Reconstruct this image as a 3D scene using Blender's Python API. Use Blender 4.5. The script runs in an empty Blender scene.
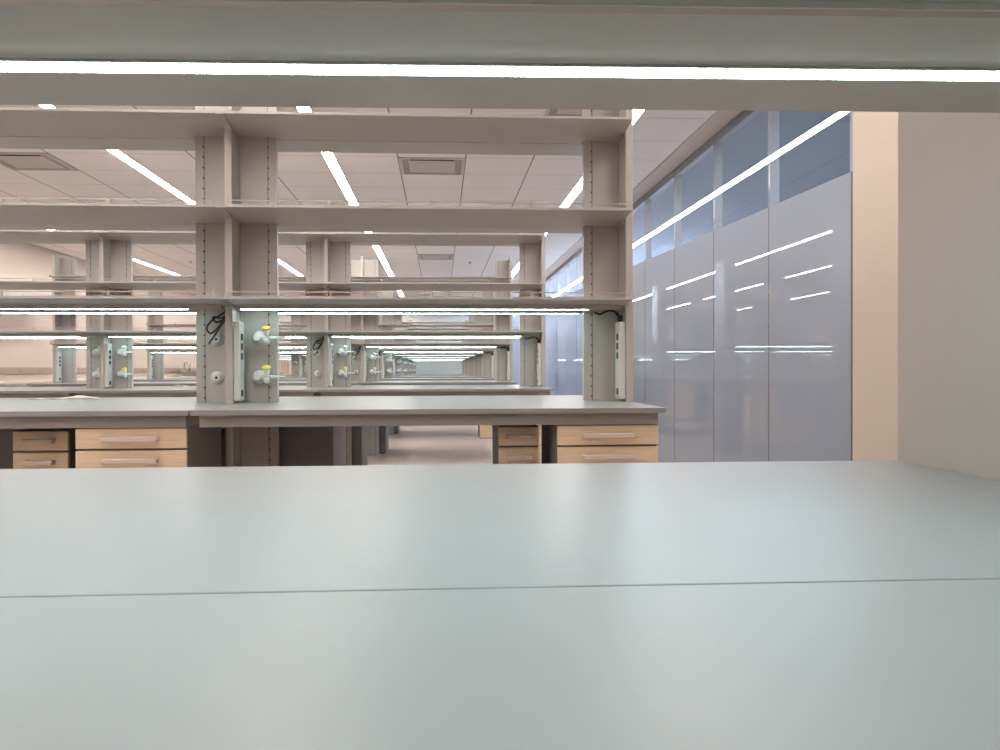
import bpy, bmesh, math, random
from math import pi, sin, cos
from mathutils import Matrix, Vector
random.seed(7)
S = bpy.context.scene
COL = S.collection

# ------------------------------------------------------------------ dimensions (metres, floor at z = 0, camera above the origin)
EYE = 1.0674
BENCH_Z = 0.914            # worktop surface
CEIL_Z = 2.970
PITCH = 3.106              # distance from one bench row to the next
ROW2 = 3.091               # near edge of the second row
BAY = 1.827
RIGHT_FIN = 0.877          # x of the right-hand column of every row
DEPTH = 1.524              # depth of a double bench
MID = DEPTH / 2
GLASS_X = 2.222
LEFT_X = -6.13
FAR_Y = 26.45
LEVELS = (2.174, 1.770, 1.374)
LAST_ROW = 9
ROWNAME = {1: 'foreground', 2: 'second', 3: 'third', 4: 'fourth', 5: 'fifth', 6: 'sixth', 7: 'seventh', 8: 'eighth', 9: 'ninth'}

# ------------------------------------------------------------------ materials
def srgb(r, g, b):
    f = lambda c: (c / 255 / 12.92) if c / 255 <= 0.04045 else ((c / 255 + 0.055) / 1.055) ** 2.4
    return (f(r), f(g), f(b), 1.0)

def mat(name, rgb, rough=0.5, metal=0.0, spec=0.5, emit=0.0, emit_rgb=None, noise=0.0, nscale=30.0, bump=0.0, stretch=(1, 1, 1)):
    m = bpy.data.materials.new(name); m.use_nodes = True
    nt = m.node_tree; b = nt.nodes['Principled BSDF']
    b.inputs['Base Color'].default_value = rgb
    b.inputs['Roughness'].default_value = rough
    b.inputs['Metallic'].default_value = metal
    b.inputs['Specular IOR Level'].default_value = spec
    if emit:
        b.inputs['Emission Color'].default_value = emit_rgb or rgb
        b.inputs['Emission Strength'].default_value = emit
    if noise or bump:
        tc = nt.nodes.new('ShaderNodeTexCoord'); mp = nt.nodes.new('ShaderNodeMapping')
        mp.inputs['Scale'].default_value = stretch
        nz = nt.nodes.new('ShaderNodeTexNoise'); nz.inputs['Scale'].default_value = nscale; nz.inputs['Detail'].default_value = 4
        nt.links.new(tc.outputs['Object'], mp.inputs['Vector']); nt.links.new(mp.outputs['Vector'], nz.inputs['Vector'])
        if noise:
            rp = nt.nodes.new('ShaderNodeValToRGB')
            rp.color_ramp.elements[0].position = 0.3; rp.color_ramp.elements[1].position = 0.7
            rp.color_ramp.elements[0].color = tuple(c * (1 - noise) for c in rgb[:3]) + (1,)
            rp.color_ramp.elements[1].color = tuple(min(1, c * (1 + noise)) for c in rgb[:3]) + (1,)
            nt.links.new(nz.outputs['Fac'], rp.inputs['Fac']); nt.links.new(rp.outputs['Color'], b.inputs['Base Color'])
        if bump:
            bp = nt.nodes.new('ShaderNodeBump'); bp.inputs['Strength'].default_value = bump; bp.inputs['Distance'].default_value = 0.002
            nt.links.new(nz.outputs['Fac'], bp.inputs['Height']); nt.links.new(bp.outputs['Normal'], b.inputs['Normal'])
    return m

M = {}
M['steel'] = mat('beige_steel', srgb(171, 167, 161), 0.42, noise=0.02, nscale=60)
M['dark'] = mat('dark_slot', srgb(38, 34, 32), 0.7)
M['slot'] = mat('brown_slot', srgb(70, 60, 54), 0.7)
M['shade'] = mat('grey_carcass_steel', srgb(126, 121, 118), 0.5, noise=0.02)
M['worktop'] = mat('grey_worktop', srgb(133, 134, 135), 0.36, spec=0.5, noise=0.015, nscale=8)
M['worktop'].node_tree.nodes['Principled BSDF'].inputs['IOR'].default_value = 1.22
M['apron'] = mat('grey_apron', srgb(146, 139, 133), 0.5)
M['wood'] = mat('pale_maple', srgb(208, 186, 158), 0.45, noise=0.07, nscale=9, stretch=(1, 6, 14))
M['handle'] = mat('satin_metal', srgb(196, 182, 172), 0.35, metal=0.0)
M['raceway'] = mat('pale_raceway', srgb(196, 198, 194), 0.4)
M['tap'] = mat('white_tap', srgb(214, 218, 216), 0.3)
M['orange'] = mat('orange_knob', srgb(238, 172, 70), 0.4)
M['yellow'] = mat('yellow_knob', srgb(236, 222, 70), 0.4)
M['black'] = mat('black_plastic', srgb(22, 22, 24), 0.45)
M['paper'] = mat('white_paper', srgb(242, 238, 234), 0.8)
M['chrome'] = mat('chrome', srgb(200, 196, 190), 0.15, metal=1.0)
M['peg'] = mat('pink_pegboard', srgb(232, 208, 196), 0.6)
M['cream'] = mat('cream_paint', srgb(174, 163, 150), 0.75, noise=0.012, nscale=3)
M['leftwall'] = mat('left_wall_paint', srgb(186, 175, 164), 0.75, noise=0.012, nscale=3)
M['laminate'] = mat('pale_laminate', srgb(206, 194, 180), 0.35)
M['joint'] = mat('brown_joint', srgb(92, 78, 68), 0.7)
M['trunking'] = mat('brown_grey_trunking', srgb(146, 129, 116), 0.5)
M['wallgrey'] = mat('warm_wall_paint', srgb(146, 140, 135), 0.7, noise=0.012, nscale=3)
M['farwall'] = mat('pale_far_wall', srgb(226, 232, 231), 0.7)
M['floor'] = mat('pinkish_floor', srgb(182, 169, 163), 0.30, noise=0.03, nscale=2.5)
M['frame'] = mat('grey_mullion', srgb(178, 172, 170), 0.5)
M['corridor'] = mat('blue_grey_paint', srgb(150, 155, 164), 0.8)
M['soffit'] = mat('soffit_paint', srgb(196, 188, 182), 0.75)
M['lamp'] = mat('ceiling_lamp_diffuser', (1, 1, 1, 1), 0.5, emit=51.0, emit_rgb=(1.0, 0.91, 0.85, 1))
M['led'] = mat('task_lamp_diffuser', (1, 1, 1, 1), 0.5, emit=33.0, emit_rgb=(0.76, 0.99, 0.99, 1))
M['led_low'] = mat('dimmed_task_lamp_diffuser', (1, 1, 1, 1), 0.5, emit=7.0, emit_rgb=(0.76, 0.99, 0.99, 1))

def ceiling_material():
    m = bpy.data.materials.new('ceiling_tiles'); m.use_nodes = True
    nt = m.node_tree; N = nt.nodes; L = nt.links; b = N['Principled BSDF']
    b.inputs['Roughness'].default_value = 0.9
    g = N.new('ShaderNodeNewGeometry'); sp = N.new('ShaderNodeSeparateXYZ'); L.new(g.outputs['Position'], sp.inputs[0])
    def line(sock, off, half, amount):
        a = N.new('ShaderNodeMath'); a.operation = 'SUBTRACT'; L.new(sock, a.inputs[0]); a.inputs[1].default_value = off - 0.305 - 61
        d = N.new('ShaderNodeMath'); d.operation = 'MODULO'; L.new(a.outputs[0], d.inputs[0]); d.inputs[1].default_value = 0.61
        e = N.new('ShaderNodeMath'); e.operation = 'SUBTRACT'; L.new(d.outputs[0], e.inputs[0]); e.inputs[1].default_value = 0.305
        f = N.new('ShaderNodeMath'); f.operation = 'ABSOLUTE'; L.new(e.outputs[0], f.inputs[0])
        h = N.new('ShaderNodeMath'); h.operation = 'LESS_THAN'; L.new(f.outputs[0], h.inputs[0]); h.inputs[1].default_value = half
        k = N.new('ShaderNodeMath'); k.operation = 'MULTIPLY'; L.new(h.outputs[0], k.inputs[0]); k.inputs[1].default_value = amount
        return k.outputs[0]
    lx = line(sp.outputs[0], 0.237, 0.006, 0.72)
    ly = line(sp.outputs[1], 6.05, 0.0045, 0.45)
    mx = N.new('ShaderNodeMath'); mx.operation = 'MAXIMUM'; L.new(lx, mx.inputs[0]); L.new(ly, mx.inputs[1])
    mix = N.new('ShaderNodeMix'); mix.data_type = 'RGBA'
    mix.inputs[6].default_value = srgb(236, 231, 228); mix.inputs[7].default_value = srgb(70, 62, 58)
    L.new(mx.outputs[0], mix.inputs[0]); L.new(mix.outputs[2], b.inputs['Base Color'])
    return m
M['ceiling'] = ceiling_material()

def clear_glass():
    m = bpy.data.materials.new('clear_glass'); m.use_nodes = True
    nt = m.node_tree; N = nt.nodes; N.clear()
    o = N.new('ShaderNodeOutputMaterial'); t = N.new('ShaderNodeBsdfTransparent'); t.inputs[0].default_value = (0.82, 0.86, 0.90, 1)
    g = N.new('ShaderNodeBsdfGlossy'); g.inputs['Roughness'].default_value = 0.0
    f = N.new('ShaderNodeFresnel'); f.inputs['IOR'].default_value = 1.6
    gm = N.new('ShaderNodeNewGeometry'); iv = N.new('ShaderNodeMath'); iv.operation = 'SUBTRACT'; iv.inputs[0].default_value = 1.0
    mu = N.new('ShaderNodeMath'); mu.operation = 'MULTIPLY'
    nt.links.new(gm.outputs['Backfacing'], iv.inputs[1]); nt.links.new(f.outputs[0], mu.inputs[0]); nt.links.new(iv.outputs[0], mu.inputs[1])
    x = N.new('ShaderNodeMixShader')
    nt.links.new(mu.outputs[0], x.inputs[0]); nt.links.new(t.outputs[0], x.inputs[1]); nt.links.new(g.outputs[0], x.inputs[2]); nt.links.new(x.outputs[0], o.inputs[0])
    return m
M['glass'] = clear_glass()

def frosted_glass():
    m = bpy.data.materials.new('frosted_glass'); m.use_nodes = True
    nt = m.node_tree; N = nt.nodes; b = N['Principled BSDF']; o = N['Material Output']
    b.inputs['Base Color'].default_value = srgb(149, 156, 166)
    b.inputs['Roughness'].default_value = 0.012
    b.inputs['IOR'].default_value = 1.6
    t = N.new('ShaderNodeBsdfTranslucent'); t.inputs[0].default_value = srgb(180, 196, 220)
    x = N.new('ShaderNodeMixShader'); x.inputs[0].default_value = 0.20
    nt.links.new(b.outputs[0], x.inputs[1]); nt.links.new(t.outputs[0], x.inputs[2]); nt.links.new(x.outputs[0], o.inputs[0])
    return m
M['frost'] = frosted_glass()

# ------------------------------------------------------------------ mesh building
class MB:
    """Collects boxes, prisms, tubes and lathes into one mesh."""
    def __init__(self):
        self.bm = bmesh.new()
    def box(self, x0, x1, y0, y1, z0, z1, mi=0, bev=0.0):
        b = self.bm
        r = bmesh.ops.create_cube(b, size=1.0)
        vs = r['verts']
        for v in vs:
            v.co = Vector(((x0 + x1) / 2 + v.co.x * (x1 - x0), (y0 + y1) / 2 + v.co.y * (y1 - y0), (z0 + z1) / 2 + v.co.z * (z1 - z0)))
        fs = list({f for v in vs for f in v.link_faces})
        for f in fs: f.material_index = mi
        if bev:
            es = list({e for v in vs for e in v.link_edges})
            bmesh.ops.bevel(b, geom=es, offset=bev, segments=2, profile=0.5, affect='EDGES')
        return self
    def prism(self, pts, axis, a, c, mi=0):
        """polygon pts (two coordinates) extruded along axis from a to c"""
        def P(p, t):
            if axis == 'x': return (t, p[0], p[1])
            if axis == 'y': return (p[0], t, p[1])
            return (p[0], p[1], t)
        b = self.bm
        v0 = [b.verts.new(P(p, a)) for p in pts]; v1 = [b.verts.new(P(p, c)) for p in pts]
        n = len(pts); fs = [b.faces.new(v0), b.faces.new(list(reversed(v1)))]
        for i in range(n): fs.append(b.faces.new((v0[i], v1[i], v1[(i + 1) % n], v0[(i + 1) % n])))
        for f in fs: f.material_index = mi
        bmesh.ops.recalc_face_normals(b, faces=fs)
        return self
    def lathe(self, prof, origin, direction, seg=20, mi=0):
        """prof: list of (distance along axis, radius)"""
        b = self.bm; d = Vector(direction).normalized(); o = Vector(origin)
        q = Vector((0, 0, 1)).rotation_difference(d)
        rings = []
        for t, r in prof:
            rings.append([b.verts.new(o + q @ Vector((max(r, 1e-4) * cos(2 * pi * i / seg), max(r, 1e-4) * sin(2 * pi * i / seg), t))) for i in range(seg)])
        fs = []
        for a, c in zip(rings, rings[1:]):
            for i in range(seg):
                f = b.faces.new((a[i], a[(i + 1) % seg], c[(i + 1) % seg], c[i])); f.smooth = True; fs.append(f)
        fs.append(b.faces.new(list(reversed(rings[0])))); fs.append(b.faces.new(rings[-1]))
        for f in fs: f.material_index = mi
        bmesh.ops.recalc_face_normals(b, faces=fs)
        return self
    def tube(self, pts, r, seg=8, mi=0):
        b = self.bm; pts = [Vector(p) for p in pts]; rings = []
        up = Vector((0.13, 0.27, 0.95)).normalized()
        for i, p in enumerate(pts):
            t = (pts[min(i + 1, len(pts) - 1)] - pts[max(i - 1, 0)]).normalized()
            u = t.cross(up).normalized(); w = t.cross(u).normalized()
            rings.append([b.verts.new(p + r * (cos(2 * pi * k / seg) * u + sin(2 * pi * k / seg) * w)) for k in range(seg)])
        fs = []
        for a, c in zip(rings, rings[1:]):
            for k in range(seg):
                f = b.faces.new((a[k], a[(k + 1) % seg], c[(k + 1) % seg], c[k])); f.smooth = True; fs.append(f)
        fs.append(b.faces.new(list(reversed(rings[0])))); fs.append(b.faces.new(rings[-1]))
        for f in fs: f.material_index = mi
        bmesh.ops.recalc_face_normals(b, faces=fs)
        return self
    def mesh(self, name, *mats):
        me = bpy.data.meshes.new(name); self.bm.to_mesh(me); self.bm.free()
        for m in mats: me.materials.append(M[m])
        return me

def smooth_path(pts, n=8):
    """Catmull-Rom through the points"""
    P = [Vector(p) for p in pts]; P = [2 * P[0] - P[1]] + P + [2 * P[-1] - P[-2]]; out = []
    for i in range(1, len(P) - 2):
        a, b, c, d = P[i - 1:i + 3]
        for k in range(n):
            t = k / n
            out.append(0.5 * ((2 * b) + (c - a) * t + (2 * a - 5 * b + 4 * c - d) * t * t + (3 * b - a - 3 * c + d) * t ** 3))
    out.append(P[-2]); return out

# ------------------------------------------------------------------ objects
def link(name, data, parent=None, loc=(0, 0, 0), label=None):
    o = bpy.data.objects.new(name, data); COL.objects.link(o); o.location = loc
    if parent is not None: o.parent = parent
    if label: o['label'] = label
    return o
def thing(name, label, cat, loc=(0, 0, 0), group=None, data=None):
    o = bpy.data.objects.new(name, data); COL.objects.link(o); o.location = loc
    o['label'] = label; o['category'] = cat
    if group: o['group'] = group
    return o
def struct(name, me, loc=(0, 0, 0)):
    o = bpy.data.objects.new(name, me); COL.objects.link(o); o.location = loc; o['kind'] = 'structure'; return o
CACHE = {}
def cached(key, make):
    if key not in CACHE: CACHE[key] = make()
    return CACHE[key]

# ------------------------------------------------------------------ the room
NEAR_Y = -2.6
struct('floor', MB().box(LEFT_X - 0.2, 4.2, NEAR_Y, FAR_Y + 0.2, -0.1, 0).mesh('floor', 'floor'))
struct('ceiling', MB().box(LEFT_X - 0.2, 2.05, NEAR_Y, FAR_Y + 0.2, CEIL_Z, CEIL_Z + 0.1).mesh('ceiling', 'ceiling'))
struct('trim_soffit', MB().box(2.055, GLASS_X + 0.02, NEAR_Y, FAR_Y + 0.2, CEIL_Z - 0.006, CEIL_Z + 0.1).mesh('soffit', 'soffit'))
struct('wall_left', MB().box(LEFT_X - 0.2, LEFT_X, NEAR_Y, FAR_Y, 0, CEIL_Z).mesh('wall_left', 'leftwall'))
struct('wall_far', MB().box(LEFT_X - 0.2, 4.2, FAR_Y, FAR_Y + 0.2, 0, CEIL_Z).mesh('wall_far', 'farwall'))
struct('wall_back', MB().box(LEFT_X - 0.2, 0.757, NEAR_Y - 0.2, NEAR_Y, 0, CEIL_Z).mesh('wall_back', 'wallgrey'))
struct('wall_near', MB().box(0.757, GLASS_X, NEAR_Y, 1.296, 0, CEIL_Z, bev=0.004).mesh('wall_near', 'wallgrey'))
struct('wall_right', MB().box(GLASS_X, GLASS_X + 0.15, 1.2, 4.225, 0, CEIL_Z).mesh('wall_right', 'cream'))
struct('wall_corridor', MB().box(4.0, 4.2, 1.2, FAR_Y, 0, CEIL_Z).mesh('wall_corridor', 'corridor'))
struct('wall_corridor_end', MB().box(GLASS_X + 0.15, 4.0, 1.2, 1.35, 0, CEIL_Z).mesh('wall_corridor_end', 'corridor'))
struct('ceiling_corridor', MB().box(GLASS_X + 0.02, 4.2, 1.2, FAR_Y, CEIL_Z, CEIL_Z + 0.1).mesh('ceiling_corridor', 'corridor'))

# glass wall: butt-jointed panels, clear at the top, frosted below, mullions behind the glass
PANEL = 1.0996
def frost_z(y): return 2.122 + 0.0245 * (y - 4.0)
npan = int((FAR_Y - 4.235) / PANEL) + 1
for i in range(npan):
    y0 = 4.235 + i * PANEL; y1 = min(y0 + PANEL, FAR_Y)
    w = struct('window_%d' % (i + 1), None)
    g = 0.005
    za, zb = frost_z(y0), frost_z(y1)
    link('frosted_pane', MB().prism([(y0 + g, 0.02), (y1 - g, 0.02), (y1 - g, zb), (y0 + g, za)], 'x', GLASS_X, GLASS_X + 0.012).mesh('frosted_pane', 'frost'), w)
    link('glass_pane', MB().prism([(y0 + g, za), (y1 - g, zb), (y1 - g, CEIL_Z - 0.01), (y0 + g, CEIL_Z - 0.01)], 'x', GLASS_X + 0.003, GLASS_X + 0.009).mesh('glass_pane', 'glass'), w)
    m = MB()
    m.box(GLASS_X + 0.016, GLASS_X + 0.075, y0 + 0.004, y0 + 0.05, 0, CEIL_Z - 0.002)
    link('mullion', m.mesh('mullion', 'frame'), w)
    m = MB()
    m.box(GLASS_X + 0.016, GLASS_X + 0.075, y0 + 0.05, y1 + 0.004, CEIL_Z - 0.075, CEIL_Z - 0.002)
    m.box(GLASS_X + 0.016, GLASS_X + 0.075, y0 + 0.05, y1 + 0.004, 0, 0.05)
    link('window_rail', m.mesh('window_rail', 'frame'), w)
    link('joint_seal', MB().box(GLASS_X - 0.001, GLASS_X + 0.014, y0 - 0.0042, y0 + 0.0042, 0.02, frost_z(y0)).mesh('joint_seal', 'joint'), w)

# ------------------------------------------------------------------ ceiling lights
for x, y0, lab in ((-5.253, -2.2, 'continuous white strip light in the ceiling nearest the left wall'),
                   (-2.813, -2.2, 'continuous white strip light in the ceiling, second from the left wall'),
                   (-0.983, -2.2, 'continuous white strip light in the ceiling, third from the left wall'),
                   (1.457, 1.33, 'continuous white strip light in the ceiling nearest the glass wall')):
    y1 = FAR_Y - 0.6
    t = thing('linear_ceiling_light', lab, 'ceiling light', (x, y0, CEIL_Z), 'continuous strip lights in the ceiling')
    n = y1 - y0
    link('light_frame', MB().box(-0.056, -0.046, 0, n, -0.008, 0.0).box(0.046, 0.056, 0, n, -0.008, 0.0).box(-0.056, 0.056, -0.01, 0, -0.008, 0).box(-0.056, 0.056, n, n + 0.01, -0.008, 0).mesh('light_frame', 'steel'), t)
    link('light_diffuser', MB().box(-0.046, 0.046, 0, n, -0.005, 0.0).mesh('light_diffuser', 'lamp'), t)

def ceiling_vent():
    m = MB()
    m.box(-0.3, 0.3, -0.3, 0.3, -0.004, 0.0)
    return m.mesh('vent_plate', 'soffit')
for x, y, lab in ((-0.068, 7.575, 'square ceiling vent above the middle of the third bench row'),
                  (-3.728, 7.575, 'square ceiling vent at the left, above the third bench row'),
                  (-0.068, 13.675, 'square ceiling vent farther back, seen above the third-row shelves'),
                  (1.085, 5.745, 'ceiling vent with a dark slot just above the top shelf, near the right-end column')):
    t = thing('ceiling_vent', lab, 'vent', (x, y, CEIL_Z), 'square ceiling vents')
    link('vent_frame', cached('vf', lambda: MB().box(-0.302, 0.302, -0.302, -0.272, -0.012, 0).box(-0.302, 0.302, 0.272, 0.302, -0.012, 0).box(-0.302, -0.272, -0.272, 0.272, -0.012, 0).box(0.272, 0.302, -0.272, 0.272, -0.012, 0).mesh('vent_frame', 'soffit')), t)
    link('vent_slot', cached('vs', lambda: MB().box(-0.272, 0.272, -0.272, 0.272, -0.003, 0).box(-0.20, 0.20, -0.262, -0.20, -0.004, -0.003, 1).mesh('vent_slot', 'apron', 'dark')), t)
    link('vent_plate', cached('vp', lambda: MB().box(-0.215, 0.215, -0.19, 0.235, -0.007, -0.003, bev=0.001).mesh('vent_plate', 'soffit')), t)
for x, y, lab in ((-4.347, 14.385, 'small ceiling sprinkler head beside the leftmost ceiling strip light'),
                  (0.537, 14.339, 'small ceiling sprinkler head right of the far square vent')):
    thing('sprinkler_head', lab, 'sprinkler', (x, y, CEIL_Z), 'ceiling sprinkler heads',
          MB().lathe([(0, 0.04), (0.006, 0.038), (0.008, 0.012), (0.03, 0.012), (0.032, 0.022), (0.036, 0.022)], (0, 0, 0), (0, 0, -1)).mesh('sprinkler_head', 'handle'))

# ------------------------------------------------------------------ service columns (the uprights that carry the shelves)
def make_strip(side):
    """slotted strip at the outer edge of a column panel, both faces"""
    m = MB(); a, b = 0.149, 0.187
    lo, hi = sorted((side * a, side * b))
    m.box(lo, hi, MID - 0.017, MID + 0.017, 0, 2.425, 0)
    l2, h2 = sorted((side * 0.143, side * 0.151))
    m.box(l2, h2, MID - 0.0145, MID + 0.0145, 0, 2.42, 2)
    s0, s1 = sorted((side * 0.1462, side * 0.1530))
    for k in range(47):
        z = 0.10 + k * 0.0489
        m.box(s0, s1, MID - 0.0185, MID + 0.0185, z, z + 0.007, 1)
    return m.mesh('slot_strip', 'steel', 'slot', 'shade')
def make_panel(side):
    lo, hi = sorted((side * 0.017, side * 0.1435))
    m = MB().box(lo, hi, MID - 0.017, MID + 0.017, 0, 2.425, 0)
    l2, h2 = sorted((side * 0.017, side * 0.024))       # return edge beside the fin
    m.box(l2, h2, MID - 0.023, MID + 0.023, 0, 2.425, 0)
    return m.mesh('column_panel', 'steel')
def make_fin():
    return MB().box(-0.017, 0.017, MID - 0.162, MID + 0.162, 0, 2.443, 0, bev=0.0025).mesh('divider_fin', 'steel')
def make_bracket(z, end=0):
    m = MB(); f = MID - 0.162; t = MID - 0.305
    if end:                    # end columns: only a small angle under each shelf half
        a, b = sorted((end * 0.018, end * 0.034))
        for y0, y1 in ((MID - 0.13, MID - 0.03), (MID + 0.03, MID + 0.13)): m.box(a, b, y0, y1, z - 0.028, z - 0.010)
        return m.mesh('shelf_bracket', 'steel')
    m.prism([(t, z - 0.001), (t, z + 0.009), (f + 0.01, z + 0.009), (f + 0.01, z - 0.022)], 'x', -0.0165, 0.0165)
    g, u = DEPTH - f, DEPTH - t
    m.prism([(u, z - 0.001), (u, z + 0.009), (g - 0.01, z + 0.009), (g - 0.01, z - 0.022)], 'x', -0.0165, 0.0165)
    return m.mesh('shelf_bracket', 'steel')
def make_raceway(side):
    m = MB(); lo, hi = sorted((side * 0.0175, side * 0.046))
    y0 = MID - 0.152
    m.box(lo, hi, y0, y0 + 0.085, BENCH_Z + 0.012, 1.285, 0, bev=0.003)
    return m.mesh('power_raceway', 'raceway')
def make_socket(side):
    lo, hi = sorted((side * 0.0455, side * 0.0475))
    return MB().box(lo, hi, -0.018, 0.018, -0.015, 0.015, 0, bev=0.002).mesh('power_socket', 'black')
def make_cap():
    return MB().lathe([(0, 0.031), (0.004, 0.031), (0.008, 0.026), (0.008, 0.022), (0.020, 0.020), (0.022, 0.016), (0.022, 0.006), (0.021, 0.0)], (0, 0, 0), (0, -1, 0), 24).lathe([(0.0222, 0.0065), (0.0226, 0.006)], (0, 0, 0), (0, -1, 0), 12, 1).mesh('port_cap', 'raceway', 'dark')
def make_tap():
    m = MB()
    m.lathe([(0, 0.032), (0.005, 0.032), (0.010, 0.024), (0.018, 0.021), (0.05, 0.0205), (0.058, 0.014)], (0, 0, 0), (0, -1, 0), 24)     # flange and stem on the panel
    m.lathe([(0, 0.013), (0.044, 0.012)], (0, -0.045, 0), (1, 0, 0), 16)                # arm across
    m.lathe([(-0.030, 0.008), (-0.027, 0.012), (-0.014, 0.012), (-0.012, 0.010), (0.012, 0.010), (0.020, 0.013), (0.034, 0.015), (0.036, 0.012)], (0.044, -0.045, 0), (0, -0.25, 1), 16)   # valve body
    m.lathe([(0, 0.012), (0.008, 0.012), (0.012, 0.007)], (0.044, -0.052, -0.014), (0, -1, -0.2), 16)   # small end cap to the front
    return m.mesh('gas_tap', 'tap')
def make_knob(c):
    m = MB()
    m.lathe([(0, 0.010), (0.004, 0.017), (0.011, 0.019), (0.015, 0.015), (0.016, 0.004)], (0, 0, 0), (0, -0.55, 1), 12)
    m.box(-0.021, 0.021, -0.005, 0.005, 0.004, 0.012, 0, bev=0.002)
    return m.mesh('tap_knob', c)
def make_nozzle():
    return MB().lathe([(0, 0.008), (0.012, 0.0085), (0.014, 0.0065), (0.024, 0.0075), (0.026, 0.0055), (0.036, 0.0065), (0.038, 0.005), (0.076, 0.0035)], (0, 0, 0), (1, 0, 0.02), 12).mesh('hose_nozzle', 'tap')
def make_cable(side, variant):
    m = MB(); y = MID - 0.06
    z0 = 1.355
    if variant == 'loop':      # tied loops hanging from under the shelf
        x = -0.022
        m.tube(smooth_path([(x - 0.002, y, z0), (x - 0.03, y - 0.01, z0 - 0.03), (x - 0.075, y - 0.015, z0 - 0.06), (x - 0.10, y - 0.015, z0 - 0.095),
                            (x - 0.085, y - 0.012, z0 - 0.12), (x - 0.055, y - 0.012, z0 - 0.10), (x - 0.03, y - 0.012, z0 - 0.065), (x - 0.012, y - 0.01, z0 - 0.035),
                            (x - 0.03, y - 0.02, z0 - 0.05), (x - 0.07, y - 0.022, z0 - 0.045), (x - 0.055, y - 0.02, z0 - 0.07), (x - 0.02, y - 0.02, z0 - 0.06),
                            (x - 0.05, y - 0.022, z0 - 0.11), (x - 0.09, y - 0.022, z0 - 0.17)]), 0.0042)
        m.box(x - 0.02, x + 0.006, y - 0.02, y + 0.005, z0 - 0.045, z0 - 0.005, 0, bev=0.004)
    else:                      # lead from the task light down into the raceway
        s = side
        m.tube(smooth_path([(s * 0.032, MID - 0.10, 1.278), (s * 0.033, MID - 0.10, 1.31), (s * 0.05, MID - 0.09, 1.335), (s * 0.085, MID - 0.08, 1.34), (s * 0.12, MID - 0.07, 1.325), (s * 0.145, MID - 0.066, 1.335)]), 0.005)
        m.tube(smooth_path([(s * 0.03, MID - 0.10, 1.29), (s * 0.06, MID - 0.085, 1.345), (s * 0.10, MID - 0.075, 1.35), (s * 0.16, MID - 0.07, 1.347), (s * 0.19, MID - 0.067, 1.352)]), 0.003)
        m.box(*sorted((s * 0.022, s * 0.042)), MID - 0.115, MID - 0.088, 1.280, 1.318, 0, bev=0.004)
    return m.mesh('power_cable', 'black')

ORD = {0: 'right-end', 1: 'second-from-right', 2: 'third-from-right', 3: 'left-end'}
def column(row, k, y0, x, taps_right=None, caps_left=False, taps_left=None, raceway=0, cable=None, left=True, right=True):
    where = ROWNAME[row] + ' bench row' if row > 1 else 'foreground bench'
    t = thing('service_column', 'beige steel shelf column with slotted strips, %s one of the %s' % (ORD[k], where), 'column', (x, y0, 0), 'shelf columns of the bench rows')
    link('divider_fin', cached('fin', make_fin), t)
    for s, on in ((-1, left), (1, right)):
        if not on: continue
        link('column_panel', cached(('panel', s), lambda: make_panel(s)), t)
        link('slot_strip', cached(('strip', s), lambda: make_strip(s)), t)
    for z in LEVELS if row > 1 else (2.174, 1.770, 1.3874):
        link('shelf_bracket', cached(('bracket', z, left, right), lambda: make_bracket(z, 0 if left and right else (1 if right else -1))), t)
    if raceway:
        r = link('power_raceway', cached(('race', raceway), lambda: make_raceway(raceway)), t)
        for z in (1.216, 1.172, 1.128, 0.960):
            link('power_socket', cached(('sock', raceway), lambda: make_socket(raceway)), r, (0, MID - 0.115, z), 'black power socket')
    if caps_left:
        for z in (1.209, 1.030): link('port_cap', cached('cap', make_cap), t, (-0.090, MID - 0.017, z), 'round white blanking cap')
    for s, taps in ((1, taps_right), (-1, taps_left)):
        if not taps: continue
        for z, c in zip((1.215, 1.033), taps):
            g = link('gas_tap', cached('tap', make_tap), t, (s * 0.104, MID - 0.017, z))
            if s < 0: g.rotation_euler = (0, 0, 0); g.location.x = -0.10
            link('tap_knob', cached(('knob', c), lambda: make_knob(c)), g, (0.044, -0.058, 0.036), {'orange': 'orange tap knob', 'yellow': 'yellow tap knob', 'tap': None}[c])
            nz = link('hose_nozzle', cached('nozzle', make_nozzle), g, (0.054, -0.045, 0.0))
    if cable:
        link('power_cable', cached(('cable', cable, raceway), lambda: make_cable(raceway, cable)), t, (0, 0, 0), 'black power cable')
    return t

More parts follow.
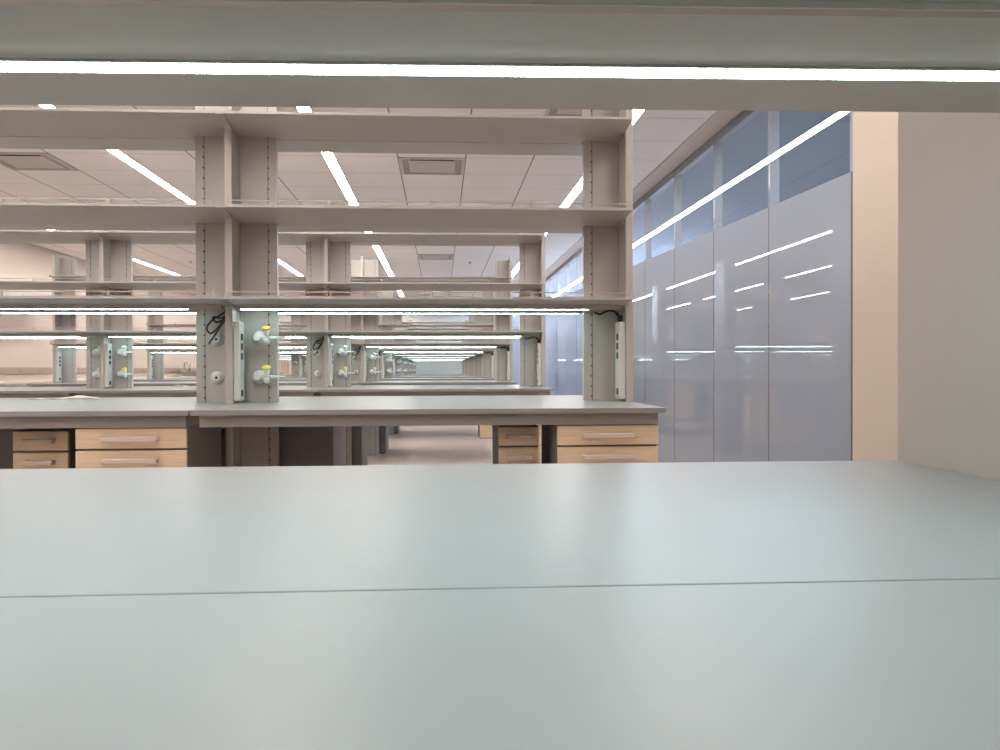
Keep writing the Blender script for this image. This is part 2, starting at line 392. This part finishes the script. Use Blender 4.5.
# ------------------------------------------------------------------ shelves
W = BAY - 0.036     # shelf length between two fins
def make_pan(far, taper=True):
    """sheet steel shelf half: pan, upturned front lip, downturned rear flange and stiffener"""
    m = MB(); h = W / 2
    def o(a, b): return (a, b) if not far else (DEPTH - b, DEPTH - a)
    def bx(x0, x1, a, b, z0, z1, bev=0):
        y0, y1 = o(a, b); m.box(x0, x1, y0, y1, z0, z1, 0, bev)
    f = MID - 0.305; r = MID - 0.0225
    if taper:                  # pan deepens towards the columns
        pts = [(f, 0.009), (f, 0.0), (r, -0.020), (r, 0.009)]
        if far: pts = [(DEPTH - a, c) for a, c in pts]
        m.prism(pts, 'x', -h, h)
        if not far: m.prism([(r, 0.009), (r, -0.020), (MID + 0.010, -0.0215), (MID + 0.010, 0.009)], 'x', -h + 0.175, h - 0.175)
        bx(-h, h, f - 0.003, f, 0.0005, 0.012)
        return m.mesh('shelf_panel', 'steel')
    bx(-h, h, f, r, 0.0, 0.009)
    bx(-h, h, f - 0.003, f, 0.0005, 0.013)
    if not far:
        bx(-h + 0.175, h - 0.175, r, MID + 0.012, 0.0, 0.009)
        bx(-h + 0.175, h - 0.175, MID + 0.009, MID + 0.012, -0.006, 0.0)
    else:
        bx(-h + 0.175, h - 0.175, r - 0.030, r, -0.007, 0.0)
    return m.mesh('shelf_panel', 'steel')
def make_rail(far):
    m = MB(); h = W / 2 - 0.01; y = MID - 0.300
    if far: y = DEPTH - y
    m.box(-h, h, y - 0.0025, y + 0.0025, 0.0285, 0.0335, 0)
    for k in range(5):
        x = -h + 0.004 + k * (2 * h - 0.008) / 4
        m.box(x - 0.005, x + 0.005, y - 0.004, y + 0.004, 0.009, 0.037, 0)
    return m.mesh('guard_rail', 'steel')
def make_lamp_body(far, drop, off):
    m = MB(); h = W / 2 - 0.02
    y = (MID + off) if far else (MID - off)
    m.box(-h, h, y - 0.016, y + 0.016, -drop, 0.0, 0)
    return m.mesh('task_light', 'steel')
def make_lamp_lens(far, drop, off, hw, endgap, lensh=0.002, lamp='led'):
    m = MB(); h = W / 2 - 0.03
    y = (MID + off) if far else (MID - off)
    m.box(-h, h - endgap, y - hw, y + hw, -drop - lensh, -drop, 0)
    return m.mesh('light_diffuser', lamp)
BAYNAME = {0: 'right-hand', 1: 'middle', 2: 'left-hand'}
LEVNAME = {0: 'top', 1: 'middle', 2: 'lowest'}
def shelf(row, b, lev, y0, x, z, drop=0.0324, off=0.137, hw=0.013, endgap=0.14, lensh=0.002, lamp='led'):
    where = ('%s bay of the %s bench row' % (BAYNAME[b], ROWNAME[row])) if row > 1 else None
    if row == 1:
        lab = {2: 'close-up beige shelf with white light strip above the foreground worktop', 1: 'middle shelf above the foreground worktop', 0: 'top shelf above the foreground worktop'}[lev]
    elif lev == 2:
        lab = 'lowest beige shelf with white light strip underneath, ' + where
    else:
        lab = '%s beige steel shelf, %s' % (LEVNAME[lev], where)
    t = thing('shelf', lab, 'shelf', (x, y0, z), 'steel shelves of the bench rows')
    for far in (False, True):
        link('shelf_panel', cached(('pan', far, row > 1), lambda: make_pan(far, row > 1)), t)
        if lev > 0: link('guard_rail', cached(('rail', far), lambda: make_rail(far)), t)
        if lev == 2:
            tl = link('task_light', cached(('tb', far, drop), lambda: make_lamp_body(far, drop, off)), t)
            link('light_diffuser', cached(('tl', far, drop, hw, lamp), lambda: make_lamp_lens(far, drop, off, hw, endgap, lensh, lamp)), tl, (0, 0, 0), 'glowing white strip diffuser')
    return t

# ------------------------------------------------------------------ worktops and cabinets
def worktop(name, label, x0, x1, y0, y1, apron=None, legs=False):
    """slab with eased edges; apron = (x0, x1, y) of the rail set under the front edge"""
    cx = (x0 + x1) / 2
    t = thing(name, label, 'worktop', (cx, y0, 0), 'grey worktops')
    link('worktop_slab', MB().box(x0 - cx, x1 - cx, 0, y1 - y0, BENCH_Z - 0.0205, BENCH_Z, 0, bev=0.0014).mesh('worktop_slab', 'worktop'), t)
    m = MB()
    a0, a1 = apron if apron else (x0 + 0.03, x1 - 0.02)
    m.box(a0 - cx, a1 - cx, 0.035, 0.06, BENCH_Z - 0.066, BENCH_Z - 0.0205)
    m.box(a0 - cx, a1 - cx, y1 - y0 - 0.06, y1 - y0 - 0.035, BENCH_Z - 0.066, BENCH_Z - 0.0205)
    m.box(a1 - cx - 0.025, a1 - cx, 0.06, y1 - y0 - 0.06, BENCH_Z - 0.066, BENCH_Z - 0.0205)
    link('apron_rail', m.mesh('apron_rail', 'apron'), t)
    if legs:
        for lx in (a0 - cx, a1 - cx - 0.05):
            for ly in (0.04, y1 - y0 - 0.09):
                link('leg', cached(('leg',), lambda: MB().box(0, 0.05, 0, 0.05, 0, BENCH_Z - 0.066, 0, bev=0.003).mesh('leg', 'apron')), t, (lx, ly, 0))
    return t

def make_handle(w):
    h = w / 2
    return MB().box(-h, h, -0.032, -0.022, -0.009, 0.009, 0, bev=0.003).box(-h, -h + 0.014, -0.024, 0, -0.008, 0.008, 0).box(h - 0.014, h, -0.024, 0, -0.008, 0.008, 0).mesh('handle', 'handle')
def pedestal(label, x0, x1, y, ztop, dh, pitch, hw, zbot, depth=0.52, feet=False, name='drawer_pedestal', hs=0.0):
    w = x1 - x0; cx = (x0 + x1) / 2
    t = thing(name, label, 'drawer unit', (cx, y, 0), 'wood-fronted drawer units')
    h = w / 2
    link('carcass', MB().box(-h + 0.002, h - 0.002, 0.019, depth, zbot, ztop + 0.004 if feet else BENCH_Z - 0.0658, 0, bev=0.0015).mesh('carcass', 'shade'), t)
    z = ztop; tall = [dh, dh]
    rest = (ztop - 2 * pitch - zbot) / 2
    tall += [rest - (pitch - dh), rest - (pitch - dh)]
    for d in tall:
        dr = link('drawer', MB().box(-h, h, 0, 0.018, z - d, z, 0, bev=0.0015).mesh('drawer', 'wood'), t)
        link('handle', make_handle(hw), dr, (0, 0, z - (d / 2 if d < 0.1 else 0.045) + hs), 'satin metal bow handle')
        z -= d + (pitch - dh)
    if feet:
        for lx in (-h + 0.03, h - 0.03):
            for ly in (0.06, depth - 0.05):
                link('caster', cached('caster', lambda: MB().lathe([(-0.012, 0.03), (-0.008, 0.034), (0.008, 0.034), (0.012, 0.03)], (0, 0, 0.034), (1, 0, 0), 14).box(-0.014, 0.014, -0.014, 0.014, 0.04, 0.075).mesh('caster', 'black')), t, (lx, ly, 0))
    else:
        for lx in (0.06, h - 0.03):      # slim rear posts of the suspended unit
            link('leg', cached(('pleg', zbot), lambda: MB().box(-0.014, 0.014, -0.014, 0.014, 0, zbot + 0.001, 0, bev=0.002).mesh('leg', 'shade')), t, (lx, depth - 0.04, 0))
    return t
def back_cabinet(label, x0, x1, y0, y1):
    cx = (x0 + x1) / 2; h = (x1 - x0) / 2
    t = thing('base_cabinet', label, 'cabinet', (cx, y0, 0), 'dark-backed base cabinets')
    link('carcass', MB().box(-h, h, 0, y1 - y0 - 0.02, 0.012, BENCH_Z - 0.068, 0, bev=0.003).mesh('carcass', 'shade'), t)
    link('plinth', MB().box(-h + 0.01, h - 0.01, 0.01, y1 - y0 - 0.05, 0.0, 0.012, 0).mesh('plinth', 'dark'), t)
    for s in (-1, 1):
        d = link('door', MB().box(min(s * 0.002, s * (h - 0.002)), max(s * 0.002, s * (h - 0.002)), y1 - y0 - 0.02, y1 - y0 - 0.001, 0.105, BENCH_Z - 0.070, 0, bev=0.0015).mesh('door', 'wood'), t)
        hd = link('handle', cached(('hd', 0.14), lambda: make_handle(0.14)), d, (s * h / 2, y1 - y0 - 0.001, BENCH_Z - 0.12), 'satin metal bow handle'); hd.rotation_euler = (0, 0, pi)
    return t

# ------------------------------------------------------------------ the foreground bench (only its right-hand bay stands in the room's near corner)
R1 = -0.200
R1_FAR = 1.293
R1_SEAM = 0.562
R1_SHELF = -0.072
R1_X0, R1_X1 = -1.09, 0.754
worktop('worktop', 'grey foreground worktop, near half in front of the long seam', R1_X0, R1_X1, R1, R1_SEAM - 0.001, legs=True)
worktop('worktop', 'grey foreground worktop, far half behind the long seam', R1_X0, R1_X1, R1_SEAM + 0.001, R1_FAR, legs=True)
R1_TURN = -0.024
def turned(o):
    p = Vector((-0.177, 0.73, 0)); d = o.location - p; d.z = 0
    o.location = p + Matrix.Rotation(R1_TURN, 3, 'Z') @ d + Vector((0, 0, o.location.z)); o.rotation_euler.z = R1_TURN
turned(column(1, 1, R1_SHELF, -1.085, right=True, left=False))
turned(column(1, 0, R1_SHELF, 0.728, right=False))
turned(shelf(1, 0, 2, R1_SHELF, -0.177, 1.3874, drop=0.003, off=0.174, hw=0.0125, endgap=0.0, lensh=0.0008))

# ------------------------------------------------------------------ bench rows two to nine
SEEN_SKIP = set()
def rx(k): return RIGHT_FIN - k * BAY
for row in range(2, LAST_ROW + 1):
    y = ROW2 + (row - 2) * PITCH
    rn = ROWNAME[row]
    for b in range(3):
        xa, xb = rx(b + 1), rx(b)
        xr = xb + (0.002 if b == 0 else 0.0035)
        xl = xa + (0.0080 if b < 2 else -0.013)
        ap = ((xl + 0.026, xr - 0.023) if b == 0 else (xl + 0.026, xr - 0.020))
        lab = 'grey worktop, %s bay of the %s bench row' % (BAYNAME[b], rn)
        worktop('worktop', lab, xl, xr, y, y + DEPTH, ap)
        for lev in range(3):
            shelf(row, b, lev, y, (xa + xb) / 2, LEVELS[lev], hw={4: 0.006, 5: 0.005, 6: 0.0045, 7: 0.0045, 8: 0.0045, 9: 0.008}.get(row, 0.007), lamp='led_low' if 6 <= row <= 8 else 'led')
    if row == 2:
        column(2, 0, y, rx(0), right=False, raceway=-1, cable='lead')
        column(2, 1, y, rx(1), ('orange', 'yellow'), True, raceway=1, cable='loop')
        column(2, 2, y, rx(2), ('tap', 'yellow'), True, raceway=1)
        column(2, 3, y, rx(3), left=False, raceway=1)
    else:
        column(row, 0, y, rx(0), right=False, raceway=-1, cable='lead')
        column(row, 1, y, rx(1), ('tap', 'yellow') if row % 2 else ('tap', 'tap'), True, raceway=1, cable='loop')
        column(row, 2, y, rx(2), ('tap', 'yellow'), row != 3, ('tap', 'tap') if row == 3 else None, raceway=1)
        column(row, 3, y, rx(3), left=False, raceway=1)
    if row <= 5: pedestal('wide wood-fronted drawer unit at the right end of the %s bench row' % rn, 0.458, 0.859, y + 0.04, BENCH_Z - 0.071, 0.0757, 0.0836, 0.205, 0.258)
    if row <= 3: pedestal('wide wood-fronted drawer unit under the middle bay of the %s bench row' % rn, -1.379, -0.967, y + 0.04, BENCH_Z - 0.070, 0.0757, 0.0836, 0.205, 0.258, depth=0.50)
    if row == 2:
        pedestal('narrow wood-fronted mobile drawer unit left of the wide right-end drawers', 0.238, 0.405, y + 0.20, 0.828, 0.0755, 0.0845, 0.105, 0.10, 0.42, True, 'mobile_pedestal')
        pedestal('narrow wood-fronted mobile drawer unit at the far left, left of the wide drawers', -1.690, -1.478, y + 0.20, 0.824, 0.0755, 0.0845, 0.112, 0.10, 0.42, True, 'mobile_pedestal')
    if row <= 5:
        back_cabinet('dark grey cabinet back right of the second-from-right column, under the %s row' % rn, -0.94, -0.53 if row == 2 else -0.69, y + MID + 0.17, y + DEPTH - 0.03)
        if row <= 3: back_cabinet('dark grey cabinet back left of the second-from-right column, under the %s row' % rn, -2.55 if row == 2 else -1.9, -0.97, y + MID + 0.17 if row > 2 else y + MID + 0.17, y + DEPTH - 0.03)

# ------------------------------------------------------------------ loose things on the benches
def paper_mesh(w, d, amp, seed):
    rnd = random.Random(seed); bm = bmesh.new(); n, k = 14, 8; vs = []
    ph = [rnd.uniform(0, 6) for _ in range(6)]
    for j in range(k + 1):
        for i in range(n + 1):
            u, v = i / n, j / k
            z = amp * (0.5 + 0.5 * sin(7 * u + ph[0] + 2 * v)) * (0.4 + 0.6 * sin(3 * v + ph[1]) ** 2) * sin(pi * u) + amp * 0.3 * abs(sin(13 * u + ph[2])) * (1 - v)
            vs.append(bm.verts.new(((u - 0.5) * w + rnd.uniform(-0.004, 0.004), (v - 0.5) * d + 0.02 * sin(5 * u + ph[3]), max(0.0008, z))))
    for j in range(k):
        for i in range(n):
            a = j * (n + 1) + i
            f = bm.faces.new((vs[a], vs[a + 1], vs[a + n + 2], vs[a + n + 1])); f.smooth = True
    g = bm.faces[:]
    r = bmesh.ops.solidify(bm, geom=g, thickness=-0.0006)
    me = bpy.data.meshes.new('paper_sheet'); bm.to_mesh(me); bm.free(); me.materials.append(M['paper']); return me
thing('paper_sheet', 'crumpled white paper on the second-row worktop at the left', 'paper', (-1.98, ROW2 + 1.30, BENCH_Z), None, paper_mesh(0.36, 0.20, 0.022, 3))
thing('paper_sheet', 'flat white papers on the third-row worktop behind the left columns', 'paper', (-2.36, ROW2 + PITCH + 1.30, BENCH_Z), None, paper_mesh(0.22, 0.22, 0.014, 5))

# ------------------------------------------------------------------ along the left wall
zc = BENCH_Z
t = thing('wall_counter', 'long pale counter along the cream left wall, with a grey upstand', 'counter', (LEFT_X, 8.0, 0))
link('counter_slab', MB().box(0.0, 0.70, 0, 11.0, zc - 0.03, zc).box(0.0, 0.17, 11.0, 12.1, zc - 0.03, zc).box(0.57, 0.70, 11.0, 12.1, zc - 0.03, zc).box(0.0, 0.70, 12.1, 18.2, zc - 0.03, zc).mesh('counter_slab', 'laminate'), t)
link('upstand', MB().box(0.0, 0.015, 0, 18.2, zc, zc + 0.09, 0).mesh('upstand', 'laminate'), t)
t = thing('wall_raceway', 'brown-grey electrical raceway with sockets along the left wall', 'raceway', (LEFT_X, 8.0, 1.012))
link('raceway_trunking', MB().box(0.0, 0.05, 0, 18.2, 0, 0.095, 0, bev=0.003).mesh('raceway_trunking', 'trunking'), t)
for k in range(30):
    link('power_socket', cached('wsock', lambda: MB().box(0.049, 0.054, -0.035, 0.035, 0.026, 0.07, 0, bev=0.002).mesh('power_socket', 'shade')), t, (0, 0.45 + k * 0.6, 0), 'small grey wall socket')
for k in range(10):
    y = 8.0 + 0.02 + k * 1.8
    t = thing('base_cabinet', 'pale beige base cabinet under the left wall counter, %s from the front' % ('first', 'second', 'third', 'fourth', 'fifth', 'sixth', 'seventh', 'eighth', 'ninth', 'tenth')[k], 'cabinet', (LEFT_X, y, 0), 'base cabinets along the left wall')
    link('carcass', cached('lc', lambda: MB().box(0.01, 0.62, 0.005, 1.785, 0.10, zc - 0.031, 0).mesh('carcass', 'shade')), t)
    link('plinth', cached('lp', lambda: MB().box(0.01, 0.56, 0.005, 1.785, 0.0, 0.10, 0).mesh('plinth', 'dark')), t)
    for s in range(2):
        d = link('door', cached('ld', lambda: MB().box(0.62, 0.64, 0.008, 0.887, 0.105, zc - 0.034, 0, bev=0.002).mesh('door', 'laminate')), t, (0, s * 0.892, 0))
        hd = link('handle', cached(('hd', 0.14), lambda: make_handle(0.14)), d, (0.64, 0.45, zc - 0.10), 'satin metal bow handle'); hd.rotation_euler = (0, 0, pi / 2)
t = thing('wall_cupboard', 'long beige wall cupboard high on the left wall, upper edge lit', 'cupboard', (LEFT_X, 4.4, 0))
link('carcass', MB().box(0.0, 0.30, 0, 8.1, 1.98, 2.36, 0, bev=0.003).mesh('carcass', 'steel'), t)
for k in range(9):
    d = link('door', MB().box(0.30, 0.318, 0.003, 0.894, 1.985, 2.355, 0, bev=0.002).mesh('door', 'steel'), t, (0, k * 0.9, 0))
    hd = link('handle', cached(('hd', 0.14), lambda: make_handle(0.14)), d, (0.318, 0.45, 2.03), 'satin metal bow handle'); hd.rotation_euler = (0, 0, pi / 2)
# sink and faucet
t = thing('sink', 'dark sink raised at the left wall counter, under the gooseneck faucet', 'sink', (LEFT_X + 0.37, 19.55, zc))
link('basin', MB().box(-0.20, 0.20, -0.55, -0.54, 0, 0.105).box(-0.20, 0.20, 0.54, 0.55, 0, 0.105).box(-0.20, -0.19, -0.54, 0.54, 0, 0.105).box(0.19, 0.20, -0.54, 0.54, 0, 0.105).box(-0.19, 0.19, -0.54, 0.54, 0, 0.01).mesh('basin', 'shade'), t)
link('drain', MB().lathe([(0, 0.04), (0.004, 0.04), (0.005, 0.03)], (0, 0, 0.01), (0, 0, 1)).mesh('drain', 'chrome'), t)
for dy, lab in ((-0.22, 'chrome gooseneck faucet, left one at the sink on the left wall'), (0.22, 'chrome gooseneck faucet, right one at the sink on the left wall')):
    t = thing('faucet', lab, 'faucet', (LEFT_X + 0.12, 19.55 + dy, zc), 'faucets at the left wall sink')
    link('base', MB().lathe([(0, 0.03), (0.02, 0.028), (0.05, 0.02)], (0, 0, 0), (0, 0, 1)).mesh('base', 'chrome'), t)
    link('spout', MB().tube(smooth_path([(0, 0, 0.04), (0, 0, 0.25), (0.05, dy * 0.6, 0.31), (0.16, dy * 1.4, 0.31), (0.21, dy * 1.8, 0.24)]), 0.014, 10).mesh('spout', 'chrome'), t)
    link('lever', MB().tube([(0.0, 0.0, 0.05), (0.02, 0.06, 0.09), (0.03, 0.10, 0.10)], 0.008, 8).mesh('lever', 'chrome'), t)
# pegboard drying rack on the far wall
t = thing('drying_rack', 'pinkish pegboard drying rack with pegs on the far wall', 'drying rack', (-5.1, FAR_Y - 0.001, 1.18))
link('board', MB().box(-0.23, 0.23, -0.03, 0, -0.27, 0.27, 0, bev=0.004).mesh('board', 'peg'), t)
m = MB()
for i in range(5):
    for j in range(6):
        m.lathe([(0, 0.010), (0.09, 0.008), (0.10, 0.004)], (-0.18 + i * 0.09, -0.03, -0.21 + j * 0.085), (0, -1, 0.35), 8)
link('pegs', m.mesh('pegs', 'apron'), t)

# ------------------------------------------------------------------ added corridor fill lights behind the glass, world, camera
def area(name, loc, sx, sy, power, rgb):
    l = bpy.data.lights.new(name, 'AREA'); l.shape = 'RECTANGLE'; l.size = sx; l.size_y = sy; l.energy = power; l.color = rgb
    o = bpy.data.objects.new(name, l); COL.objects.link(o); o.location = loc; return o
area('corridor_fill_light', (3.2, 6.5, CEIL_Z - 0.02), 0.5, 9.0, 230.0, (0.80, 0.91, 1.0))  # added fill, brightens the corridor behind the clear panes; no fixture modelled
area('corridor_fill_light', (3.2, 19.0, CEIL_Z - 0.02), 0.5, 14.0, 2700.0, (0.78, 0.90, 1.0))  # added strong bluish fill standing in for daylight at the corridor's far end

w = bpy.data.worlds.new('world'); S.world = w; w.use_nodes = True
w.node_tree.nodes['Background'].inputs[0].default_value = (0.05, 0.05, 0.05, 1)

cam = bpy.data.cameras.new('camera'); co = bpy.data.objects.new('camera', cam); COL.objects.link(co); S.camera = co
cam.sensor_width = 36; cam.lens = 36 * 805.33 / 1000; cam.shift_x = 0.0131; cam.clip_start = 0.02; cam.clip_end = 200
co.matrix_world = Matrix.Translation((0, 0, EYE)) @ Matrix.Rotation(-0.0580, 4, 'Z') @ Matrix.Rotation(pi / 2 - 0.0076, 4, 'X') @ Matrix.Rotation(-0.0029, 4, 'Z')

vs = S.view_settings
S.display_settings.display_device = 'sRGB'
vs.view_transform = 'Standard'; vs.look = 'None'; vs.gamma = 1.0; vs.use_curve_mapping = False; vs.exposure = 0.0
S.cycles.use_denoising = True
S.cycles.max_bounces = 8; S.cycles.diffuse_bounces = 5; S.cycles.glossy_bounces = 4; S.cycles.transparent_max_bounces = 8
